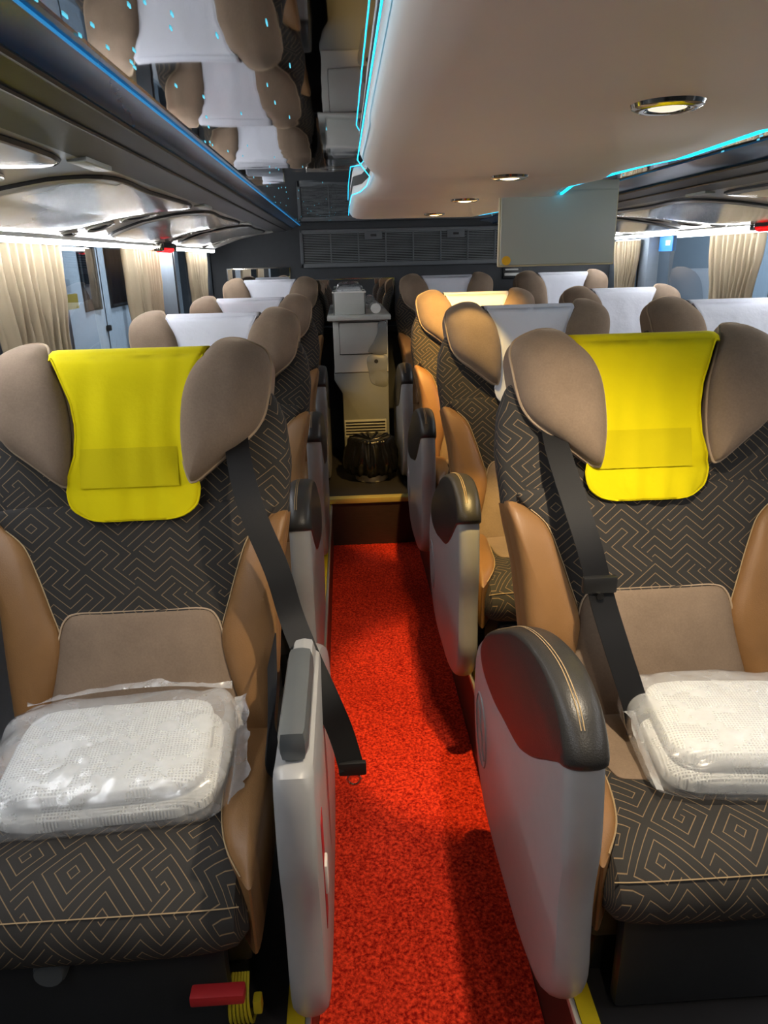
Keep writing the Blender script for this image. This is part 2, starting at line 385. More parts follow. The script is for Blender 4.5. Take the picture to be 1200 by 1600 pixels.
# side walls: sill panels, headers and pillars; windows between them
def side(sgn, xg, name, pill):
    a, b = (xg - 0.03, xg + 0.012) if sgn < 0 else (xg - 0.012, xg + 0.03)
    struct('wall_' + name, MB().box(a, b, YF, YR, -0.06, 1.02), 'side_wall_trim', smooth=False)
    struct('wall_%s_header' % name, MB().box(a, b, YF, YR, 1.60, ZC + 0.06), 'rack_dark', smooth=False)
    x0, x1 = (xg, xg + 0.07) if sgn < 0 else (xg - 0.07, xg)
    struct('trim_%d' % (10 if sgn < 0 else 11), MB().box(x0, x1, YF, YR, 0.99, 1.03, 0.008), 'side_wall_trim')
    for i, (p0, p1) in enumerate(pill):
        struct('wall_%s_pillar_%d' % (name, i + 1), MB().box(min(x0, x1), max(x0, x1), p0, p1, 1.02, 1.62, 0.01), 'pillar_trim')
        struct('wall_%s_seal_%d' % (name, i + 1), MB().box(min(x0, x1) + 0.002, max(x0, x1) + (0.004 if sgn < 0 else -0.002) + (-0.008 if sgn > 0 else 0.0), p1, p1 + 0.018, 1.02, 1.62), 'black_frame')
PILL_L = [(0.9, 1.15), (3.42, 3.75), (4.35, 4.80)]
PILL_R = [(1.3, 1.5), (2.85, 2.93), (4.20, 4.32), (4.62, 4.80)]
side(-1, XL, 'left', PILL_L); side(1, XR, 'right', PILL_R)
n = 1
for xg, spans in ((XL, ((YF, 0.9), (1.168, 3.42), (3.768, 4.35))), (XR, ((YF, 1.3), (1.518, 2.85), (2.948, 4.2), (4.338, 4.62)))):
    for a, b in spans:
        struct('window_%d' % n, MB().box(xg - 0.003, xg + 0.003, a, b, 1.015, 1.605), 'window_glass', smooth=False); n += 1

# ------------------------------------------------------------------ overhead racks
PROF_L = [(-0.235, 1.698), (-0.272, 1.690), (-0.284, 1.678), (-0.325, 1.668), (-0.400, 1.657), (-0.50, 1.645), (-0.60, 1.626), (-0.68, 1.601), (-0.73, 1.584), (-0.752, 1.577)]
PROF_R = [(0.83, 1.698), (0.885, 1.690), (0.91, 1.680), (1.00, 1.672), (1.09, 1.664), (1.25, 1.646), (1.38, 1.626), (1.49, 1.606), (1.56, 1.597), (1.60, 1.594)]
def prof_at(P, s):                   # s in 0..len-1
    i = min(int(s), len(P) - 2); f = s - i; a, b = Vector(P[i]), Vector(P[i + 1]); return a + (b - a) * f
def rack(P, sgn, label, Y1):
    x_out = -0.90 if sgn < 0 else 1.80
    r = thing('overhead_rack', label, 'luggage rack', (P[4][0], 1.8, ZC - 0.08))
    r['kind'] = 'structure'
    ox, oy, oz = r.location
    def sec(i0, i1, lift):
        ys = [YF + (Y1 - YF) * k / 40 for k in range(41)]
        out = []
        for y in ys:
            low = [(P[i][0] - ox, y - oy, P[i][1] - oz) for i in range(i0, i1 + 1)]
            out.append(low + [(P[i1][0] - ox, y - oy, ZC + 0.02 - oz), (P[i0][0] - ox, y - oy, ZC + 0.02 - oz)])
        return out
    obj('rack_edge_moulding', MB().loft(sec(0, 2, 0)), 'moulding_blue_glow', r)
    if sgn < 0: obj('cove_light', MB().tube([(P[0][0] - .008 - ox, YF - oy, P[0][1] - .0045 - oz), (P[0][0] - .008 - ox, Y1 - oy, P[0][1] - .0045 - oz)], .0016, 6), 'led_blue', r)
    obj('rack_fascia', MB().loft(sec(2, 4, 0)), 'rack_dark', r)
    obj('rack_underside', MB().loft(sec(4, 9, 0)), 'rack_light', r)
    # ridge lines on the fascia
    for i, rad in ((2, 0.004), (3, 0.003)):
        obj('fascia_ridge', MB().tube([(P[i][0] - ox, YF - oy, P[i][1] - 0.002 - oz), (P[i][0] - ox, Y1 - oy, P[i][1] - 0.002 - oz)], rad), 'rack_gap', r)
    # outer return to the window head
    obj('rack_return', MB().box(min(P[9][0], x_out) - ox, max(P[9][0], x_out) - ox, YF - oy, YR - 0.002 - oy, ZC - 0.09 - oz, ZC + 0.02 - oz), 'rack_dark', r, smooth=False)
    # glossy hatches with curved ends, dark joint round each, and one service panel of ovals per seat row
    def on(y, s, d):
        p = prof_at(P, 4 + s * 5.0); a = prof_at(P, max(4, 4 + s * 5 - 0.3)); b = prof_at(P, min(9, 4 + s * 5 + 0.3)); tn = (b - a).normalized()
        nn = Vector((tn.y, -tn.x)); nn = nn if nn.y < 0 else -nn
        q = p + nn * d; return (q.x - ox, y - oy, q.y - oz)
    for k in range(-1, 4):
        y0 = 0.42 + k * 1.0
        if y0 + 0.95 > Y1: continue
        ol = crv([(y0 + 0.02, 0.06), (y0 + 0.35, 0.05), (y0 + 0.80, 0.05), (y0 + 0.72, 0.30), (y0 + 0.60, 0.62), (y0 + 0.42, 0.80), (y0 + 0.2, 0.84), (y0 - 0.02, 0.74), (y0 - 0.06, 0.4)], 6)
        h = obj('hatch_door', MB().pillow(ol, (y0 + 0.33, 0.42), [(1.0, -0.002), (1.0, 0.005), (0.985, 0.008), (0.9, 0.009), (0.7, 0.01), (0.4, 0.01)], on), 'rack_hatch', r)
        obj('hatch_joint', MB().tube([on(p.x, p.y, 0.002) for p in ol], 0.005, 5, True), 'rack_gap', h)
        # service module: three recessed ovals
        yc = y0 + 0.79
        for (dy, sc, ry, rs) in ((0.03, 0.36, 0.055, 0.10), (-0.03, 0.60, 0.05, 0.10), (-0.12, 0.82, 0.045, 0.08)):
            ov = [on(yc + dy + ry * math.cos(a), sc + rs * math.sin(a) + 0.4 * ry * math.cos(a) * -1, 0.003) for a in [2 * math.pi * q / 28 for q in range(28)]]
            bz = obj('service_bezel', MB().tube(ov, 0.0035, 5, True), 'rack_light', r)
            ov2 = [on(yc + dy + ry * .62 * math.cos(a), sc + rs * .55 * math.sin(a) - 0.4 * ry * .62 * math.cos(a), 0.002) for a in [2 * math.pi * q / 24 for q in range(24)]]
            obj('service_slot', MB().tube(ov2, 0.0026, 5, True), 'rack_gap', bz)
        obj('rack_clip', MB().box(P[4][0] - ox + (-0.02 if sgn < 0 else -0.012), P[4][0] - ox + (0.012 if sgn < 0 else 0.02), y0 + 0.82 - oy, y0 + 0.95 - oy, P[4][1] - 0.006 - oz, P[4][1] + 0.01 - oz, 0.003), 'screen_grey', r)
    # rounded closing end at the rear
    en = []
    for q in range(7):
        f = q / 6.0; a = math.cos(f * math.pi / 2); y = Y1 + 0.10 * math.sin(f * math.pi / 2)
        cx = P[9][0]; low = [(cx + (P[i][0] - cx) * (0.25 + 0.75 * a) - ox, y - oy, P[i][1] + (ZC - P[i][1]) * (1 - a) * 0.5 - oz) for i in range(0, 10)]
        en.append(low + [(P[9][0] - ox, y - oy, ZC + 0.02 - oz), (low[0][0], y - oy, ZC + 0.02 - oz)])
    obj('rack_end_cap', MB().loft(en), 'rack_dark', r)
    return r
rack(PROF_L, -1, 'glossy grey overhead rack above the single seats on the left', 4.55)
rack(PROF_R, 1, 'glossy grey overhead rack above the paired window seats on the right', 4.55)
# LED strips (the room's white light)
def led(x, z, y0, y1, label):
    t_ = thing('led_strip', label, 'light strip', (x, (y0 + y1) / 2, z)); L = (y1 - y0) / 2
    obj('housing', MB().box(-0.012, 0.012, -L, L, 0.0, 0.012, 0.003), 'white_plastic', t_)
    obj('diffuser', MB().loft([[(0.010 * math.cos(a), y, -0.004 - 0.008 * math.sin(a)) for a in [2 * math.pi * k / 12 for k in range(12)]] for y in (-L, 0, L)]), 'led_white', t_)
led(-0.766, 1.567, -0.5, 4.55, 'white light strip above the left windows')
led(1.615, 1.585, -0.5, 4.65, 'white light strip above the right windows')
def hammer(x, y, z, sgn, label):
    t_ = thing('emergency_hammer', label, 'emergency hammer', (x, y, z))
    obj('holder', MB().box(-0.02, 0.02, -0.13, 0.13, 0.0, 0.022, 0.008), 'black_frame', t_)
    obj('red_bar', MB().loft([[(0.018 * math.cos(a), yy, -0.004 + 0.013 * math.sin(a)) for a in [2 * math.pi * k / 12 for k in range(12)]] for yy in (-0.10, -0.05, 0.05, 0.10)]), 'red_plastic', t_)
    for s_ in (-1, 1): obj('end_clip', MB().box(-0.022, 0.022, s_ * 0.115 - 0.018, s_ * 0.115 + 0.018, -0.012, 0.02, 0.006), 'chrome', t_)
hammer(-0.742, 3.22, 1.560, -1, 'red emergency hammer in its holder above the left windows')
hammer(1.585, 2.72, 1.578, 1, 'red emergency hammer in its holder above the right windows')

# ------------------------------------------------------------------ cream ceiling panel with cyan edges
PZ = 1.655
LE = [(YF, 0.040), (1.45, 0.040), (1.56, 0.052), (1.66, 0.070), (1.92, 0.072), (2.08, 0.060), (2.14, 0.037), (2.6, 0.035), (3.20, 0.038)]
RE = [(YF, 0.62), (0.9, 0.605), (1.10, 0.614), (1.40, 0.628), (1.52, 0.60), (1.63, 0.583), (1.90, 0.568), (2.1, 0.60), (2.85, 0.612), (3.10, 0.585), (3.20, 0.57)]
ZB = [(YF, 1.652), (1.02, 1.652), (1.10, 1.657), (1.62, 1.655), (1.66, 1.648), (2.06, 1.656), (2.10, 1.649), (3.20, 1.655)]
def pl(tab, y):
    for (a, b), (c, d) in zip(tab, tab[1:]):
        if y <= c: return b + (d - b) * (y - a) / (c - a)
    return tab[-1][1]
def panel_mesh():
    ys = sorted(set([YF, 0, .5] + [y for y, _ in LE] + [y for y, _ in RE] + [y for y, _ in ZB] + [1.2, 1.3, 2.3, 2.45, 2.75, 2.95, 3.05]))
    secs = []
    for y in ys:
        a, b, z = pl(LE, y), pl(RE, y), pl(ZB, y); row = []
        for f, dz in ((0, .026), (0.006, .018), (0.022, .009), (0.05, .003), (0.11, 0), (.35, 0), (.5, 0), (.65, 0), (.85, 0), (0.97, .001), (0.992, .006), (1, .016)): row.append((a + (b - a) * f, y, z + dz))
        secs.append(row + [(b, y, ZC - 0.012), (a, y, ZC - 0.012)])
    return MB().loft(secs)
cp = thing('ceiling_panel', 'cream dropped ceiling panel with glowing cyan edges over the right seats', 'ceiling panel', (0, 0, 0)); cp['kind'] = 'structure'
obj('panel', panel_mesh(), 'panel_cream', cp)
obj('panel_neck', MB().box(0.09, 0.52, YF, 3.1, ZC - 0.014, ZC - 0.0005), 'rack_gap', cp, smooth=False)
obj('edge_light', MB().tube([(x - 0.005, y, pl(ZB, y) + 0.016) for y, x in LE], 0.0009, 6), 'led_cyan', cp)
obj('edge_light', MB().tube([(x + 0.009, y, pl(ZB, y) + 0.007) for y, x in RE], 0.0036, 6), 'led_cyan', cp)
def downlight(x, y, on, power, label, aim=(0, 0), size=1.0, blend=0.35, group=None, tint=(1.0, 0.74, 0.36)):
    z = pl(ZB, y)
    t_ = thing('downlight', label, 'ceiling light', (x, y, z), group)
    obj('ring', MB().lathe([(0.022, 0.0), (0.024, -0.006), (0.031, -0.007), (0.038, -0.004), (0.040, 0.001), (0.022, 0.001)], n=32), 'chrome', t_)
    obj('lens', MB().lathe([(0.0005, -0.0075), (0.012, -0.007), (0.020, -0.005), (0.0225, 0.0005), (0.0005, 0.0005)], n=24), 'bulb_on' if on else 'bulb_dim', t_)
    if power:
        L = bpy.data.lights.new('downlight_beam', 'SPOT'); L.energy = power; L.color = tint; L.spot_size = size; L.spot_blend = blend; L.shadow_soft_size = 0.012
        lo = bpy.data.objects.new('downlight_beam', L); COL.objects.link(lo); lo.parent = t_; lo.location = (0, 0, -0.014)
        d = Vector((aim[0], aim[1], -1)); lo.rotation_euler = d.to_track_quat('-Z', 'Y').to_euler()
downlight(0.352, 0.05, True, SPOT_W * 0.22, 'warm downlight nearest the front end of the cream ceiling panel', (0.0, 0.55), 1.9, 0.5, tint=(1.0, 0.86, 0.68))
downlight(0.362, 0.863, False, SPOT_W * 1.35, 'large round chrome downlight with a dim lens', (-0.06, 0.30), 1.9, 1.0, tint=(1.0, 0.84, 0.62))
downlight(0.355, 1.613, True, SPOT_W * 2.2, 'lit warm downlight just in front of the drop-down screen', (0.08, 0.30), 0.80, tint=(1.0, 0.68, 0.24))
downlight(0.348, 2.146, True, SPOT_W * 0.45, 'lit warm downlight left of the drop-down screen', (0.06, 0.40), 0.80, tint=(1.0, 0.68, 0.24))
downlight(0.352, 2.88, True, SPOT_W * 2.4, 'small lit downlight nearest the rear air grille', (0.28, 0.92), 1.10, 0.45, tint=(1.0, 0.60, 0.17))

# drop-down screen
sc = thing('drop_down_screen', 'grey drop-down screen hanging from the ceiling panel', 'screen', (0.607, 2.12, 1.468))
obj('back_cover', MB().box(-0.163, 0.163, -0.012, 0.02, 0.004, 0.198, 0.006), 'screen_grey', sc)
obj('bezel', MB().box(-0.167, 0.167, -0.006, 0.012, 0.0, 0.202, 0.004), 'screen_bezel', sc)
obj('hinge_arm', MB().box(-0.165, 0.165, -0.010, 0.025, 0.196, 0.222, 0.004), 'screen_grey', sc)
obj('sticker', MB().lathe([(0.0125, -0.0128), (0.0125, -0.0119)], (-0.145, 0, 0.017), 20, 'y'), 'orange_dot', sc)

# ------------------------------------------------------------------ rear grille and mirrors
GX0, GX1, GZ0, GZ1 = -0.262, 1.165, 1.452, 1.677
g = thing('air_grille', 'wide dark slatted air grille across the rear wall', 'grille', (0.45, YR - 0.001, GZ0))
gx, gy, gz = g.location
obj('backing', MB().box(GX0 + .01 - gx, GX1 - .01 - gx, -0.006, 0.0, 0.01, GZ1 - GZ0 - 0.01), 'grille_back', g, smooth=False)
for a, b, c, d in ((GX0, GX1, GZ0, GZ0 + 0.028), (GX0, GX1, GZ1 - 0.022, GZ1), (GX0, GX0 + 0.02, GZ0, GZ1), (GX1 - 0.02, GX1, GZ0, GZ1)):
    obj('frame_bar', MB().box(a - gx, b - gx, -0.03, 0.0, c - gz, d - gz, 0.004), 'grille_frame', g)
NP = 8; pw = (GX1 - GX0 - 0.04) / NP
for k in range(1, NP): obj('divider', MB().box(-0.004, 0.004, -0.026, 0, 0.026, GZ1 - GZ0 - 0.02, 0.001), 'grille_frame', g, key='grdiv', loc=(GX0 + 0.02 + pw * k - gx, 0, 0))
for k in range(NP):
    for j in range(18):
        obj('slat', MB().box(-pw / 2 + .004, pw / 2 - .004, -0.022, -0.008, -0.0022, 0.0022), 'grille_slat', g, key='grslat', smooth=False, loc=(GX0 + 0.02 + pw * (k + .5) - gx, 0, 0.034 + j * 0.0098))
for x in (0.20, 0.72):
    l = obj('latch_plate', MB().box(-0.055, 0.055, -0.034, -0.02, 0, 0.05, 0.004), 'grille_frame', g, loc=(x - gx, 0, 0.16))
    obj('latch_slot', MB().box(-0.018, 0.018, -0.036, -0.033, 0.018, 0.032, 0.002), 'black_frame', l)
def mirror(x0, x1, z0, z1, label):
    t_ = thing('wall_mirror', label, 'mirror', ((x0 + x1) / 2, YR - 0.001, z0)); a = (x1 - x0) / 2; h = z1 - z0
    obj('frame', MB().box(-a, a, -0.012, 0, 0, h, 0.006), 'chrome', t_)
    obj('glass', MB().box(-a + .008, a - .008, -0.0145, -0.011, .008, h - .008), 'wall_mirror', t_, smooth=False)
mirror(-0.735, -0.333, 1.14, 1.462, 'mirror strip on the rear wall behind the last single seat')
mirror(-0.20, 0.33, 1.11, 1.385, 'mirror on the rear wall behind the drinks dispenser')
vt = thing('rear_wall_light', 'small pair of white slit lamps on rear wall below the grille', 'wall lamp', (1.09, YR - 0.001, 1.385))
obj('housing', MB().box(-0.06, 0.06, -0.012, 0, -0.03, 0.05, 0.008), 'black_frame', vt)
obj('slit', MB().box(-0.045, 0.04, -0.018, -0.01, 0.022, 0.032, 0.004), 'white_plastic', vt)
obj('slit', MB().box(-0.05, 0.05, -0.02, -0.01, -0.012, 0.006, 0.006), 'white_plastic', vt)

# ------------------------------------------------------------------ seats
SN, CS = 0.2926, 0.9562
Y0, Z0 = 0.0344, 0.326
def bp(x, v, d): return (x, Y0 + v * SN - d * CS, Z0 + v * CS + d * SN)      # on the reclined back plane, d towards the sitter
WT = [(-0.06, .238), (0, .25), (.10, .26), (.18, .266), (.32, .276), (.47, .300), (.58, .311), (.66, .304), (.70, .289), (.75, .258), (.780, .226), (.798, .185), (.806, .14)]
def back_loft(v0, v1, n, grow=0.0):
    secs = []
    for i in range(n + 1):
        v = v0 + (v1 - v0) * i / n; w_ = interp(WT, v) + grow
        top = max(0.0, (v - 0.72) / 0.086); th = 0.066 * math.sqrt(max(0.03, 1 - min(1, top) ** 2.2)); dc = -0.060
        ring = []
        for k in range(41):
            a = -math.pi / 2 + 2 * math.pi * k / 40; c_, s_ = math.cos(a), math.sin(a)
            # seam sits at the back of the seat
            x = w_ * math.copysign(abs(s_ if False else c_) ** (2 / 4.2), c_); d = dc + (th + grow) * math.copysign(abs(s_) ** (2 / 3.4), s_)
            ring.append(bp(x, v, d))
        secs.append(ring)
    m = MB().loft(secs, False, False)
    # close ends with fans
    for sec in (secs[0], secs[-1]): m.add([p for p in sec[:-1]], [tuple(range(40))])
    return m
DOME = lambda e, D, base=-0.03: [(1.0, base), (1.0, e * .6), (0.985, e), (0.95, e + (D - e) * .30), (0.86, e + (D - e) * .58), (0.7, e + (D - e) * .82), (0.5, e + (D - e) * .94), (0.25, D)]
WING = [(.155, .80), (.128, .755), (.110, .70), (.104, .63), (.107, .58), (.116, .545), (.124, .541), (.140, .549), (.188, .588), (.238, .628), (.262, .662), (.273, .70), (.280, .75), (.279, .785), (.262, .814), (.215, .834), (.178, .831)]
def wing(s):
    ol = [(p.x * s, p.y) for p in crv(WING, 4)]
    def pc(x, v, d):
        ax = abs(x); f = d - 0.9 * max(0, ax - 0.215) ** 1.15 * 1.0 - (7.0 * max(0, v - 0.725) ** 2 if d > 0 else 0)     # rolls back at the outside and over the top
        return bp(x, v, f)
    return MB().pillow(ol, (.185 * s, .71), DOME(.045, .085, -0.05), pc), [pc(a, b, .036) for a, b in ol]
LUM = [(0.06, .287), (.125, .286), (.150, .272), (.163, .235), (.180, .15), (.198, .06), (.205, -.02), (.10, -.03)]
LUM = LUM + [(-a, b) for a, b in LUM[::-1]]
def pan(outline, n, prof, c): ol = [(p.x, p.y) for p in crv(outline, n)]; return ol, prof, c
BOL = [(.300, .475), (.255, .458), (.222, .425), (.200, .37), (.178, .30), (.158, .225), (.170, .15), (.195, .06), (.205, -.03), (.246, -.04), (.254, .02), (.268, .18), (.278, .32), (.294, .42)]
CPN = [(.0, .500), (.15, .502), (.27, .496), (.262, .462), (.228, .428), (.206, .37), (.184, .30), (.164, .235), (.10, .20)]
CPN = CPN + [(0, .20)] + [(-a, b) for a, b in CPN[:0:-1]]
def cush_loft():
    prof = crv([(.10, .20, 0), (.10, .33, 0), (.04, .352, 0), (-.10, .366, 0), (-.21, .378, 0), (-.30, .382, 0), (-.362, .370, 0), (-.400, .338, 0), (-.408, .296, 0), (-.388, .260, 0), (-.33, .235, 0), (-.15, .21, 0)], 4)
    cy, cz = -.18, .29; secs = []; W_ = .248
    for i in range(25):
        f = -1 + 2 * i / 24; f = math.copysign(abs(f) ** 0.8, f); x = W_ * f
        r = (1 - abs(f) ** 5) ** 0.35 if abs(f) < 1 else 0.0
        r = 0.55 + 0.45 * r
        secs.append([(x, cy + (p.x - cy) * (1 - (1 - r) * .35), cz + (p.y - cz) * r) for p in prof])
    m = MB().loft(secs)
    return m
CB = [(.176, .05), (.250, .06), (.263, -.05), (.267, -.18), (.265, -.31), (.257, -.365), (.240, -.350), (.213, -.305), (.195, -.235), (.187, -.16), (.180, -.08)]
def cz_top(y): return interp([(-.41, .30), (-.38, .356), (-.30, .380), (-.21, .376), (-.10, .366), (.06, .350)], y)
def cpl(x, y, d): return (x, y, cz_top(y) + d)
# armrest consoles: outline in (y, z) of the seat's own frame
CON = [(.36, .26), (.345, .325), (.30, .385), (.22, .445), (.09, .525), (-.03, .590), (-.16, .630), (-.29, .648), (-.38, .634), (-.438, .59), (-.458, .50), (-.463, .42), (-.452, .33), (-.456, .24), (-.462, .16), (-.435, .095), (-.35, .03), (-.19, -.012), (-.05, -.022), (.10, -.028), (.22, -.010), (.305, .05), (.345, .12), (.36, .19)]
CON = [(y * .87 if y < 0 else y, z) for y, z in CON]
def console_mesh(half=.030, low=False):
    ol = [(p.x, p.y) for p in crv([(y, min(z, .575 - max(0, y) * .6)) for y, z in CON] if low else CON, 3)]; c = Vector((-.06, .29)); m = MB(); prof = []
    n = len(ol); secs = []
    for k in range(9):
        a = math.pi * k / 8 - math.pi / 2; x = half * math.sin(a); sc_ = 1 - (1 - math.cos(a)) * 0.055
        if abs(math.sin(a)) > .999: sc_ = 1 - 0.075
        secs.append([(x, c.x + (p[0] - c.x) * sc_, c.y + (p[1] - c.y) * sc_) for p in ol])
    return m.loft(secs)
PADO = [(.285, .375), (.22, .452), (.09, .532), (-.026, .598), (-.14, .640), (-.252, .659), (-.335, .646), (-.383, .610), (-.397, .574), (-.36, .552), (-.30, .508), (-.21, .443), (-.115, .393), (.004, .365), (.12, .340), (.24, .338)]
def pad_mesh(half=.034):
    ol = [(p.x, p.y) for p in crv(PADO, 4)]; c = Vector((-.12, .50)); secs = []
    for k in range(11):
        a = math.pi * k / 10 - math.pi / 2; x = half * math.copysign(abs(math.sin(a)) ** .8, math.sin(a)); sc_ = 1 - (1 - math.cos(a)) * 0.10
        secs.append([(x, c.x + (p[0] - c.x) * sc_, c.y + (p[1] - c.y) * sc_) for p in ol])
    return MB().loft(secs)
def cloth_mesh(wob, slide=0.0, seed=0):
    path = []     # (v, d, halfwidth)
    for v in (.56, .64, .72, .78): path.append((v, -0.140 + max(0, v - .74) * .1, .150))
    for k in range(9):
        a = math.pi * k / 8; path.append((.786 + .031 * math.sin(a), -.054 - .078 * math.cos(a), .152))
    HW = [(.47, .062), (.473, .080), (.478, .096), (.488, .112), (.50, .121), (.512, .125), (.53, .127), (.56, .121), (.60, .107), (.65, .103), (.70, .110), (.75, .128), (.80, .150)]
    for v in (.79, .775, .76, .745, .73, .715, .70, .68, .66, .64, .62, .60, .58, .56, .545, .53, .515, .505, .497, .49, .483, .477, .473, .47):
        path.append((v, .036 - max(0, .62 - v) * .04 - max(0, v - .76) * .3, interp(HW, v)))
    vs = []; fs = []; uv = []; nx = 22; s_ = 0; pv = None; edge_l = []; edge_r = []
    for j, (v, d, hw) in enumerate(path):
        front = j > 12
        for i in range(nx + 1):
            f = -1 + 2 * i / nx; x = hw * f + slide * (1 if front else .6)
            b = max(-.007, noise.noise((x * 26 + seed, v * 5, seed * 3.1)) * wob * (0.35 + max(0, (.80 - v)) * 2.4)) if front else 0
            edge = .010 * abs(f) ** 6 if front and v > .55 else 0
            p = bp(x, v, d + b + edge * .6); vs.append(p); uv.append((x, v))
            if front and i == 0: edge_l.append(bp(x, v, d + b + edge * .6 + .0015))
            if front and i == nx: edge_r.append(bp(x, v, d + b + edge * .6 + .0015))
        if j:
            for i in range(nx): a = (j - 1) * (nx + 1) + i; fs.append((a, a + 1, a + nx + 2, a + nx + 1))
    bot = [Vector(vs[len(vs) - nx - 1 + i]) for i in range(nx + 1)]
    m = MB(); m.add(vs, fs, uv)
    ins = []
    for p in edge_l: ins.append(p)
    return m, ins + [tuple(p) for p in bot[1:-1]] + edge_r[::-1]

def make_seat(name, label, group, xc, row, side_, con_off, front_style=False, belt=None):
    """side_: +1 console on the +x side, -1 on the -x side, 0 none"""
    zp = ZP4 + 0.02 if row == 3 else ZP
    r = thing(name, label, 'seat', (xc, 1.2 + row, zp), group)
    obj('backrest', lambda: back_loft(.462, .806, 22), 'maze_fabric', r, key='bk_up')
    obj('backrest_side', lambda: back_loft(-.06, .470, 22, .003), 'tan_leather', r, key='bk_low', label='tan leather lower backrest')
    for s in (-1, 1):
        wg = obj('headrest_wing', lambda: wing(s)[0], 'brown_velour', r, key='wing%d' % s, label='rounded brown velour headrest wing')
        obj('piping', lambda: MB().tube(wing(s)[1], .0032, 5, True), 'velour_piping', wg, key='wpipe%d' % s)
        b = obj('side_bolster', lambda: MB().pillow([(p.x * s, p.y) for p in crv(BOL, 4)], (.222 * s, .22), DOME(.010, .040, -.03), bp), 'tan_leather', r, key='bol%d' % s, label='tan leather side bolster')
        obj('stitching', lambda: MB().tube([bp(p.x * s, p.y, .012) for p in crv(BOL[1:9], 4, False)], .0016, 4), 'seat_thread', b, key='bst%d' % s)
    obj('headrest_core', lambda: MB().pillow([(p.x, p.y) for p in crv([(-.15, .785), (-.11, .70), (-.105, .60), (-.12, .54), (0, .52), (.12, .54), (.105, .60), (.11, .70), (.15, .785), (0, .795)], 4)], (0, .68), DOME(.008, .022, -.03), bp), 'black_frame', r, key='core')
    obj('centre_panel', lambda: MB().pillow([(p.x, p.y) for p in crv(CPN, 4)], (0, .35), DOME(.010, .018, -.05), bp), 'maze_fabric', r, key='cpan')
    lo = obj('lumbar_panel', lambda: MB().pillow([(p.x, p.y) for p in crv(LUM, 4)], (0, .13), DOME(.016, .034, -.03), bp), 'brown_velour', r, key='lum', label='brown velour lumbar panel')
    obj('piping', lambda: MB().tube([bp(p.x, p.y, .016) for p in crv(LUM, 4)], .0022, 5, True), 'velour_piping', lo, key='lpipe')
    cu = obj('seat_cushion', cush_loft, 'maze_fabric', r, key='cush')
    def seam():
        P = []
        for i in range(25):
            f = -.96 + 1.92 * i / 24; rr = .55 + .45 * (1 - abs(f) ** 5) ** .35; P.append((.248 * f, -.18 + (-.391 + .18) * (1 - (1 - rr) * .35), .29 + (.353 - .29) * rr))
        return MB().tube(P, .0013, 4)
    obj('front_seam', seam, 'seat_thread', cu, key='fseam')
    obj('seat_inlay', lambda: MB().pillow([(p.x, p.y) for p in crv([(-.17, .06), (0, .07), (.17, .06), (.174, -.08), (.170, -.17), (.14, -.195), (0, -.20), (-.14, -.195), (-.170, -.17), (-.174, -.08)], 4)], (0, -.06), DOME(.004, .010, -.03), cpl), 'brown_velour', cu, key='inlay')
    for s in (-1, 1):
        b = obj('cushion_bolster', lambda: MB().pillow([(p.x * s, p.y) for p in crv(CB, 4)], (.232 * s, -.12), DOME(.004, .026, -.13), cpl), 'tan_leather', r, key='cb%d' % s)
        obj('stitching', lambda: MB().tube([cpl(p.x * s, p.y, .007) for p in crv([CB[0]] + CB[:5:-1], 4, False)], .0015, 4), 'seat_thread', b, key='cbs%d' % s)
    # frame and leg rest below
    obj('seat_frame', lambda: MB().box(-.235, .235, -.30, .16, .13, .225, .012), 'black_frame', r, key='sfr')
    for s in (-1, 1):
        obj('leg', lambda: MB().box(s * .19 - .022, s * .19 + .022, -.26, .14, 0, .14, .006), 'black_frame', r, key='sleg%d' % s)
    lr = obj('leg_rest', lambda: MB().box(-.20, .20, -.345, -.315, .015, .225, .012), 'dark_plastic', r, key='lrest')
    obj('back_hinge', lambda: MB().box(-.245, .245, .06, .16, .22, .34, .03), 'black_frame', r, key='hinge')
    if side_:
        cx = side_ * con_off
        c = obj('console', (lambda: console_mesh(.030, True)) if front_style else console_mesh, 'grey_plastic', r, key='console%d' % front_style, loc=(cx, 0, 0), label='grey plastic armrest side panel')
        if not front_style:
            p = obj('armrest_pad', pad_mesh, 'dark_leather', c, key='cpad', label='dark leather armrest pad')
            def stitch():
                m = MB(); q = crv([(.26, .407), (.22, .4525), (.09, .5325), (-.026, .5985), (-.14, .6405), (-.252, .6595), (-.335, .6465), (-.372, .622)], 5, False)
                for xx in (-.010, -.005): m.tube([(xx, a.x, a.y + .0005) for a in q], .0009, 4)
                return m
            obj('stitching', stitch, 'seat_thread', p, key='cpst')
            def emb():
                m = MB(); X = side_ * -.0325
                m.tube([(X, .235 + .055 * math.cos(a) + .01 * math.sin(a), .175 + .075 * math.sin(a)) for a in [2 * math.pi * k / 28 for k in range(28)]], .0026, 5, True)
                m.tube([(X, y, z) for y, z in ((.28, .215), (.25, .20), (.235, .175), (.22, .15), (.19, .138))], .0024, 5); return m
            if side_ < 0: obj('emblem', lambda: MB().add(*_emb(side_)), 'grey_plastic', c, key='emb%d' % side_)
        else:
            p = obj('armrest_pad', lambda: MB().box(-.021, .023, -.352, -.105, .575, .630, .018), 'pad_plastic', c, key='cpad2', label='smooth grey plastic armrest pad')
            obj('pad_base', lambda: MB().box(-.020, .022, -.33, -.02, .45, .60, .02), 'grey_plastic', c, key='cpadb')
            lv = obj('recline_lever', lambda: MB().box(.029, .036, -.30, -.27, .27, .33, .003), 'white_plastic', c)
            obj('lever_slot', lambda: MB().box(.0285, .0312, -.305, -.265, .20, .42, .001), 'red_strap', c)
    return r
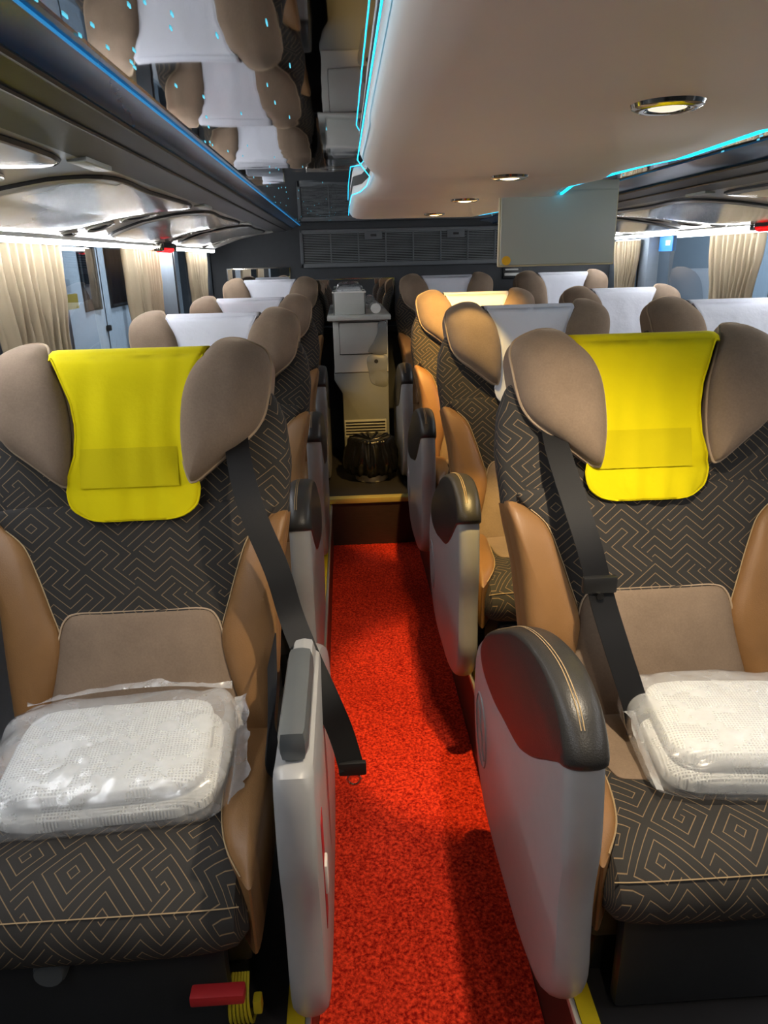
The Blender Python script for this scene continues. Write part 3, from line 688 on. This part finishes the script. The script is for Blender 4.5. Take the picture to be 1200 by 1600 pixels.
def _emb(sd):
    m = MB(); X = .0300 * (1 if sd > 0 else -1)
    m.tube([(X, .235 + .06 * math.cos(a) + .02 * math.sin(a), .175 + .085 * math.sin(a)) for a in [2 * math.pi * k / 32 for k in range(32)]], .003, 5, True)
    m.tube([(X, y, z) for y, z in ((.275, .23), (.25, .215), (.245, .175), (.225, .165), (.215, .13), (.19, .118))], .0028, 5)
    return m.v, m.f, m.uv

XSL, XSR, XSW = -0.435, 0.62, 1.323
ORD = ('front', 'second', 'third', 'rearmost')
SEATS = {}
for row in range(4):
    SEATS['L', row] = make_seat('coach_seat', ['single coach seat with yellow headrest cloth on the left of the aisle', 'single coach seat with white cloth directly behind the yellow one on the left', 'third single coach seat back on the left, white headrest cloth', 'rearmost single coach seat on the left, in front of the mirror strip'][row], 'coach seats', XSL, row, 1, .334 if row == 0 else .288, row == 0)
    SEATS['R', row] = make_seat('coach_seat', ['right-hand aisle coach seat with yellow headrest cloth beside the red carpet', 'right-hand aisle coach seat with white cloth directly behind the yellow one', 'third right-hand aisle coach seat back, its wing lit warm yellow', 'rearmost right-hand aisle coach seat beside the drinks dispenser'][row], 'coach seats', XSR, row, -1, .299)
    SEATS['W', row] = make_seat('coach_seat', ['front window-side coach seat next to the yellow-clothed aisle seat', 'window-side coach seat at the right edge of the picture, white cloth', 'window-side coach seat beside the tied beige curtain on the right', 'rearmost window-side coach seat behind the drop-down screen'][row], 'coach seats', XSW, row, 0, 0)

# headrest cloths
for (c_, row), st in SEATS.items():
    yel = row == 0; key = 'clothY%s' % c_ if yel else 'clothW%d' % (row % 2)
    slide = {'L': .008, 'R': -.018, 'W': 0.0}[c_] if yel else 0
    seed = {'L': 2.0, 'R': 9.3, 'W': 5.0}[c_] if yel else 4.0 + row % 2
    m, rim = cloth_mesh(.014 if yel else .006, slide, seed)
    cl = thing('headrest_cloth', {('L', 0): 'yellow headrest cloth draped over the front left single seat', ('R', 0): 'yellow headrest cloth draped over the front right aisle seat',
        ('L', 1): 'white headrest cloth on the second single seat on the left', ('L', 2): 'white headrest cloth on the third single seat on the left', ('L', 3): 'white headrest cloth on the rearmost single seat by the mirror strip',
        ('R', 1): 'white headrest cloth on the second right-hand aisle seat', ('R', 2): 'white headrest cloth on the third right-hand aisle seat', ('R', 3): 'white headrest cloth on the rearmost right-hand aisle seat',
        ('W', 0): 'yellow headrest cloth on the front window-side seat', ('W', 1): 'white headrest cloth on the window seat at the right picture edge', ('W', 2): 'white headrest cloth on the window seat by the tied curtain', ('W', 3): 'white headrest cloth on the rearmost window seat'}[c_, row], 'headrest cloth', st.location, 'headrest cloths')
    o = obj('cloth_sheet', m, 'yellow_cloth' if yel else 'white_cloth', cl, sharp=False, key=key)
    md = o.modifiers.new('thickness', 'SOLIDIFY'); md.thickness = .0025; md.offset = 1
    obj('hem', MB().tube(rim, .0024, 5, False, (0, -.95, .3)), 'yellow_cloth' if yel else 'white_cloth', cl, key=key + 'hem')
    if yel:
        vs = []; uv = []; fs = []; nx, nz = 14, 8; x0, x1, v0, v1 = slide - .100, slide + .088, .535, .612
        for j in range(nz + 1):
            for i in range(nx + 1):
                x = x0 + (x1 - x0) * i / nx; v = v0 + (v1 - v0) * j / nz
                b = max(-.007, noise.noise((x * 26 + seed, v * 5, seed * 3.1)) * .014 * (0.35 + max(0, (.80 - v)) * 2.4))
                vs.append(bp(x, v, .036 - max(0, .62 - v) * .04 + b + .0062)); uv.append((x, v))
        fs = [(j * (nx + 1) + i, j * (nx + 1) + i + 1, (j + 1) * (nx + 1) + i + 1, (j + 1) * (nx + 1) + i) for j in range(nz) for i in range(nx)]
        obj('printed_patch', MB().add(vs, fs, uv), 'yellow_patch', cl, sharp=False, label='darker olive-yellow printed rectangle')

# seat belts
def belt(seat, pts, wv, nv, name='seat_belt'):
    P = crv(pts, 6, False)
    return obj(name, MB().strip(P, wv, .0012, nv), 'black_webbing', seat, label='black seat belt webbing')
L1, R1 = SEATS['L', 0], SEATS['R', 0]
def loc(seat, x, y, z): return (x - seat.location.x, y - seat.location.y, z - seat.location.z)
b = belt(L1, [loc(L1, -.226, 1.405, 1.18), loc(L1, -.216, 1.345, 1.14), loc(L1, -.190, 1.275, 1.06), loc(L1, -.148, 1.24, .95), loc(L1, -.125, 1.22, .86), loc(L1, -.096, 1.17, .80), loc(L1, -.062, 1.13, .73), loc(L1, -.038, 1.12, .66), loc(L1, -.022, 1.10, .60)], lambda i: Vector((.022, .008, .006)), (.1, -.9, .2))
obj('belt_tongue', MB().box(-.026, .026, -.006, .006, -.014, .014, .004), 'black_frame', b, loc=loc(L1, -.020, 1.10, .598))
obj('belt_ring', MB().tube([(.012 * math.cos(a), 0, -.024 + .012 * math.sin(a)) for a in [2 * math.pi * k / 14 for k in range(14)]], .0025, 5, True), 'chrome', b, loc=loc(L1, -.018, 1.10, .595))
b2 = belt(L1, [loc(L1, -.165, 1.20, .80), loc(L1, -.158, 1.10, .755), loc(L1, -.162, 1.05, .70), loc(L1, -.16, 1.10, .63)], Vector((.006, .03, .02)), (.9, -.3, .2), 'lap_belt')
b = belt(R1, [loc(R1, .412, 1.405, 1.18), loc(R1, .412, 1.345, 1.13), loc(R1, .427, 1.262, 1.045), loc(R1, .445, 1.215, .97), loc(R1, .468, 1.19, .875), loc(R1, .490, 1.15, .79), loc(R1, .515, 1.11, .70), loc(R1, .528, 1.11, .64)], lambda i: Vector((.024, .004, .006)), (0, -.95, .3))
bk = obj('belt_tongue', MB().box(-.033, .033, -.008, .008, -.017, .017, .006), 'black_frame', b, loc=loc(R1, .460, 1.195, .91))
obj('belt_button', MB().lathe([(.007, -.003), (.007, .003), (.0005, .004)], (0, -.008, -.02), 14, 'y'), 'chrome', bk)

# things under the front left seat
obj('leg_rest_knob', MB().lathe([(.022, -.02), (.026, -.012), (.026, .012), (.02, .018), (.0005, .018)], (-.07, -.35, .215), 18, 'y'), 'pad_plastic', L1)
st = tag(obj('floor_strap', MB().box(-.285, -.20, .80, .825, .405, .425, .004), 'red_strap'), 'red strap end showing under the front left seat cushion', 'strap')
cb = thing('yellow_cable', 'yellow ribbed cable under the front left seat', 'cable', (-.225, .86, ZP))
for k in range(6): obj('cable_wire', MB().tube(crv([(-.018 + k * .007, .05, .002), (-.016 + k * .007, 0, .04), (-.012 + k * .006, -.01, .10), (-.01 + k * .005, .03, .12)], 5, False), .003, 5), 'yellow_cable', cb)
obj('cable_plug', MB().box(.025, .04, -.01, .01, .07, .10, .004), 'yellow_cable', cb)

# ------------------------------------------------------------------ blankets in plastic bags
def se(c, s): return math.copysign(abs(c) ** s, c)
def blob(hx, hy, hz, ex, wr, seed, nu=64, nv=40, fold=0.0):
    vs = []; uv = []; fs = []
    for j in range(nv + 1):
        b = -math.pi / 2 + math.pi * j / nv
        for i in range(nu):
            a = 2 * math.pi * i / nu
            x = hx * se(math.cos(b), ex) * se(math.cos(a), .35); y = hy * se(math.cos(b), ex) * se(math.sin(a), .35); z = hz * se(math.sin(b), .55)
            p = Vector((x, y, z)); nd = p.normalized() if p.length > 1e-6 else Vector((0, 0, 1))
            r1 = abs(noise.noise(p * 13 + Vector((seed, 0, 0)))); r2 = noise.noise(p * 30 + Vector((0, seed, 0)))
            dd = wr * (r1 * 1.6 - .5 + .35 * r2)
            q = p + Vector((nd.x * dd * .8, nd.y * dd * .8, (1 if z > 0 else -.2) * dd * .8))
            q.z += fold * math.sin(y / hy * 2.2) * (1 if z > 0 else 0)
            q.z = max(q.z, -hz); vs.append(q[:]); uv.append((x, y))
    for j in range(nv):
        for i in range(nu): a = j * nu + i; b_ = j * nu + (i + 1) % nu; fs.append((a, b_, b_ + nu, a + nu))
    return MB().add(vs, fs, uv)
def fin(pts, height, seed, vec):
    P = crv(pts, 8, False); secs = []
    for i, p in enumerate(P):
        h = height * (.55 + .75 * abs(noise.noise((i * .23, seed, 0)))); q = p + Vector(vec).normalized() * h + Vector((0, noise.noise((i * .4, seed, 3)) * .018, noise.noise((i * .35, seed, 7)) * .012))
        secs.append([tuple(p), tuple((p + q) / 2 + Vector((0, noise.noise((i * .5, seed, 9)) * .01, noise.noise((i * .5, seed, 1)) * .008))), tuple(q)])
    return MB().loft(secs, False, False)
def pack(label, loc_, rz, tilt, hx, hy, hz, seed, ends):
    t_ = thing('blanket_pack', label, 'blanket', loc_); t_.rotation_euler = (tilt, 0, rz)
    for z0, z1, ins in ((-hz + .006, -.002, 0), (.002, hz - .010, .012)):
        o = obj('folded_blanket', blob(hx - .03 - ins, hy - .02 - ins, (z1 - z0) / 2, .22, .003, seed + z0), 'waffle_blanket', t_, sharp=False, loc=(0, 0, (z0 + z1) / 2))
    bg = obj('plastic_bag', blob(hx, hy, hz, .3, .008, seed, 96, 56), 'plastic_film', t_, sharp=False)
    for pts, h, v_ in ends: obj('bag_seal', fin(pts, h, seed, v_), 'plastic_film', bg, sharp=False)
# ------------------------------------------------------------------ (placed on the two front cushions)
pack('white waffle blanket in a clear plastic bag on the front left seat', (-.445, 1.085, .662), math.radians(4), math.radians(3), .215, .150, .047, 3.3,
     [([(.205, -.12, -.02), (.212, -.04, -.01), (.212, .04, .0), (.205, .12, .02)], .035, (1, 0, .1)), ([(-.19, .135, .03), (-.06, .14, .045), (.08, .14, .045), (.20, .135, .03)], .02, (0, .9, .3))])
pack('white waffle blanket in a clear plastic bag on the front right seat', (.700, 1.055, .668), math.radians(-5), math.radians(2), .205, .14, .053, 8.1,
     [([(-.185, -.13, -.02), (-.19, -.05, .0), (-.19, .04, .02), (-.185, .12, .03)], .022, (-1, 0, .2))])

# ------------------------------------------------------------------ drinks dispenser, box, bottle and bin
DY = 4.28
dp = thing('drinks_dispenser', 'tall grey drinks dispenser standing at the end of the aisle', 'dispenser', (0.088, DY, ZP4))
def pris(outline, y0, y1, b=.006):
    m = MB(); c = Vector((sum(p[0] for p in outline) / len(outline), sum(p[1] for p in outline) / len(outline))); secs = []
    for y, s_ in ((y0 + b, None), (y0, b), (y0, None)): pass
    def ins(d): return [((p[0] - c.x) * (1 - d / max(.02, abs(p[0] - c.x))) + c.x if abs(p[0] - c.x) > 1e-5 else p[0], (p[1] - c.y) * (1 - d / max(.02, abs(p[1] - c.y))) + c.y) for p in outline]
    for y, d in ((y0, b), (y0 + b * .3, b * .3), (y0 + b, 0), (y1, 0)): secs.append([(p[0], y, p[1]) for p in ins(d)])
    return m.loft(secs)
zb = lambda z: z - ZP4
obj('cabinet_base', pris([(-.120, 0), (.158, 0), (.160, zb(.86)), (-.165, zb(.86)), (-.165, zb(.82)), (-.120, zb(.74))], 0, .48), 'dispenser_grey', dp)
obj('cabinet_top', pris([(-.160, zb(.862)), (.160, zb(.862)), (.160, zb(1.165)), (-.160, zb(1.165))], -.006, .48), 'dispenser_light', dp)
dr = obj('door', pris([(-.122, zb(.972)), (.150, zb(.972)), (.150, zb(1.15)), (-.122, zb(1.15))], -.016, .0, .004), 'dispenser_light', dp)
obj('door_swoop', MB().pillow([(p.x, p.y) for p in crv([(.148, zb(.976)), (.05, zb(.976)), (.045, zb(1.0)), (.075, zb(1.04)), (.098, zb(1.09)), (.105, zb(1.146)), (.148, zb(1.146))], 5)], (.11, zb(1.05)), [(1, 0), (1, .003), (.95, .006), (.6, .008)], lambda x, z, d: (x, -.015 - d, z)), 'dispenser_grey', dr)
obj('door_joint', MB().tube([(-.124, -.008, zb(.970)), (.152, -.008, zb(.970)), (.152, -.008, zb(1.152)), (-.124, -.008, zb(1.152))], .003, 5, True), 'black_frame', dp)
ap = obj('access_panel', MB().pillow([(p.x, p.y) for p in crv([(.040, zb(.955)), (.150, zb(.955)), (.152, zb(.87)), (.150, zb(.78)), (.10, zb(.775)), (.055, zb(.80)), (.042, zb(.86))], 5)], (.10, zb(.87)), [(1, 0), (1, .003), (.96, .006), (.6, .007)], lambda x, z, d: (x, .0005 - d - (.006 if z > zb(.863) else 0), z)), 'dispenser_grey', dp)
obj('lock', MB().lathe([(.012, -.014), (.012, -.004), (.0005, -.014)], (.088, 0, zb(.925)), 18, 'y'), 'black_frame', ap)
vf = obj('vent_frame', MB().box(-.115, .140, -.004, .002, zb(.47), zb(.575), .003), 'dispenser_light', dp)
for k in range(5): obj('vent_slat', MB().box(-.108, .133, -.008, .0, zb(.483) + k * .018, zb(.483) + k * .018 + .008), 'black_frame', vf, key='vslat%d' % k, smooth=False)
wt = obj('worktop', MB().box(-.19, .178, -.05, .50, zb(1.165), zb(1.193), .006), 'dispenser_light', dp)
bx = thing('serving_box', 'white open box holding clear trays on top of the dispenser', 'box', (0.030, DY + .03, 1.1935))
for a in ((-.095, .095, 0, .01, 0, .125), (-.095, .095, .29, .30, 0, .125), (-.095, -.085, 0, .30, 0, .125), (.085, .095, 0, .30, 0, .125), (-.09, .09, .005, .295, 0, .008)): obj('box_side', MB().box(*a, .003), 'dispenser_light', bx)
obj('box_rim', MB().tube([(-.095, 0, .125), (.095, 0, .125), (.095, .30, .125), (-.095, .30, .125)], .005, 6, True), 'white_plastic', bx)
ct = thing('clear_tray', 'crumpled clear plastic tray lid resting in the serving box', 'tray', (0.030, DY + .17, 1.285))
obj('tray', blob(.075, .11, .05, .35, .012, 5.5, 40, 24), 'clear_plastic', ct, sharp=False, loc=(0, 0, .02))
bt = thing('water_bottle', 'clear water bottle lying on its side on the dispenser top', 'bottle', (0.182, DY + .0, 1.2275))
obj('bottle_body', MB().lathe([(.012, .0), (.014, .02), (.030, .05), (.033, .07), (.033, .10), (.031, .11), (.033, .12), (.033, .22), (.028, .235), (.0005, .232)], n=24, axis='y'), 'clear_plastic', bt)
obj('bottle_cap', MB().lathe([(.0005, -.022), (.026, -.022), (.029, -.016), (.029, .002), (.012, .004)], n=24, axis='y'), 'white_plastic', bt)
bn = thing('waste_bin', 'waste bin with a black plastic liner bag in front of the dispenser', 'bin', (0.122, 4.03, ZP4))
obj('bin_body', MB().lathe([(.092, 0), (.096, .004), (.098, .06), (.094, .215), (.088, .22), (.080, .012), (.0005, .01)], n=32), 'aluminium', bn)
def bag():
    secs = []
    for r, h in ((.112, .05), (.140, .045), (.156, .08), (.160, .12), (.150, .17), (.132, .212), (.128, .236), (.126, .250), (.105, .252), (.07, .243), (.04, .236), (.005, .232)):
        ring = []
        for k in range(144):
            a = 2 * math.pi * k / 144; f = 1.0 + .16 * abs(noise.noise((math.cos(a) * 2.6, math.sin(a) * 2.6, h * 7))) + .10 * noise.noise((math.cos(a) * 6, math.sin(a) * 6, h * 6)) + .05 * noise.noise((math.cos(a) * 14, math.sin(a) * 14, h * 5)) - .03
            ring.append((r * f * math.cos(a), r * f * math.sin(a) * .9, h + .014 * noise.noise((math.cos(a) * 5, math.sin(a) * 5, h * 4))))
        secs.append(ring)
    return MB().loft(secs, True, False)
obj('bin_liner', bag, 'black_bag', bn, sharp=False)

# ------------------------------------------------------------------ curtains
def curtain(x, y0, y1, pinch, label, z1=1.562, z0=1.03, folds=9, seed=0):
    t_ = thing('window_curtain', label, 'curtain', (x, (y0 + y1) / 2, z0), 'window curtains'); secs = []; hw = (y1 - y0) / 2; H = z1 - z0
    for j in range(22):
        f = j / 21; z = H * f; k = 1 - pinch * math.exp(-((f - .42) / .28) ** 2) * .9 - (pinch * .3 * (1 - f)); row = []
        for i in range(121):
            u = -1 + 2 * i / 120; ph = u * folds * math.pi + .9 * noise.noise((u * 2.5, seed, f * .8))
            row.append((.027 * math.sin(ph) * (.75 + .4 * noise.noise((u * 4, seed, 2))) + .006 * noise.noise((u * 7, f * 5, seed)), hw * k * u + pinch * .12 * (1 - f) * -1 * hw + .004 * math.cos(ph * 2), z))
        secs.append(row)
    o = obj('curtain_fabric', MB().loft(secs, False, False), 'curtain_beige', t_, sharp=False); md = o.modifiers.new('thickness', 'SOLIDIFY'); md.thickness = .002
    obj('curtain_rail', MB().tube([(0, -hw, H + .004), (0, hw, H + .004)], .004, 6), 'white_plastic', t_)
curtain(-.825, 1.80, 2.24, .12, 'nearest beige curtain on the left, behind the yellow-clothed seat', seed=1)
curtain(-.825, 2.95, 3.40, .06, 'beige curtain above the second left seat, under the red hammer', seed=4)
curtain(-.815, 4.08, 4.50, .25, 'last beige curtain on the left near the rear wall', seed=7)
curtain(1.705, 2.98, 3.42, .25, 'gathered beige curtain hanging between the right-hand windows', seed=11)
curtain(1.70, 4.25, 4.62, .35, 'last beige curtain on the right beside the drop-down screen', seed=13)
# blue notice on the right window
bs = thing('window_notice', 'small blue notice stuck high on the right rear window', 'sign', (1.788, 4.1, 1.50))
obj('notice_sheet', MB().box(-.002, .002, -.085, .085, 0, .082), 'blue_sign', bs, smooth=False)
obj('notice_print', MB().box(-.003, -.0018, -.055, .0, .03, .055), 'white_paint', bs, smooth=False)

# ------------------------------------------------------------------ outside
struct('ground_outside', MB().box(-14, 14, -8, 24, -1.0, -0.9), 'asphalt', smooth=False)
vn = thing('parked_van', 'white van parked outside the left windows', 'van', (-3.0, 7.5, -.9))
obj('body', MB().box(-.9, .9, -1.7, 2.4, .3, 2.95, .12), 'white_paint', vn)
for y0, y1 in ((-1.38, -1.02), (-.72, .35), (.6, 1.9)):
    wn_ = obj('side_window', MB().box(.88, .912, y0, y1, 2.05, 2.72, .06), 'dark_glass', vn)
    obj('window_seal', MB().tube([(.905, y0, 2.05), (.905, y1, 2.05), (.905, y1, 2.72), (.905, y0, 2.72)], .02, 6, True), 'dark_plastic', wn_)
obj('door_handle', MB().box(.90, .93, -.95, -.87, 1.85, 1.90, .01), 'black_frame', vn)
for y in (-.9, .48): obj('door_seam', MB().box(.893, .903, y - .008, y + .008, .6, 2.85), 'dark_plastic', vn, smooth=False)
for y in (-1.0, 1.6): obj('wheel', MB().lathe([(.05, -.1), (.33, -.1), (.36, -.06), (.36, .08), (.30, .1), (.05, .1)], (.82, y, .36), 24, 'x'), 'black_frame', vn)
sg = thing('yellow_sign_board', 'yellow and white sign board outside the left window', 'sign', (-1.80, 4.9, -.9))
obj('board', MB().box(-.01, .01, -.2, .2, 2.13, 2.225), 'yellow_sign', sg, smooth=False)
obj('white_plate', MB().box(-.01, .01, -.2, .1, 2.235, 2.32), 'white_paint', sg, smooth=False)
obj('sign_post', MB().tube([(-.025, 0, 0), (-.025, 0, 2.32)], .018, 10), 'aluminium', sg)
struct('wall_outside_right', MB().box(5.2, 5.4, -6, 20, -.9, 4.5), 'street_wall', smooth=False)
for x, y, p in ((3.2, 8.5, OUTSIDE_FILL_W * 0.9), (-1.25, 7.3, OUTSIDE_FILL_W * .33)):  # invented lamps, added to brighten the van and the wall outside
    lp = thing('outside_fill_lamp', 'added fill lamp outside the %s windows' % ('right' if x > 0 else 'left'), 'fill lamp', (x, y, -.9))
    obj('post', MB().tube([(0, 0, 0), (0, 0, 4.2)], .05, 10), 'aluminium', lp)
    obj('arm', MB().tube([(0, 0, 4.2), (0, -.2, 4.35), (0, -.5, 4.36)], .03, 8), 'aluminium', lp)
    obj('head', MB().lathe([(.05, 4.26), (.2, 4.27), (.22, 4.32), (.05, 4.40)], (0, -.5, 0), n=20), 'aluminium', lp)
    L = bpy.data.lights.new('outside_fill_light', 'POINT'); L.energy = p * 4; L.color = (.93, .97, 1); L.shadow_soft_size = .15
    lo = bpy.data.objects.new('outside_fill_light', L); COL.objects.link(lo); lo.parent = lp; lo.location = (0, -.5, 4.05)
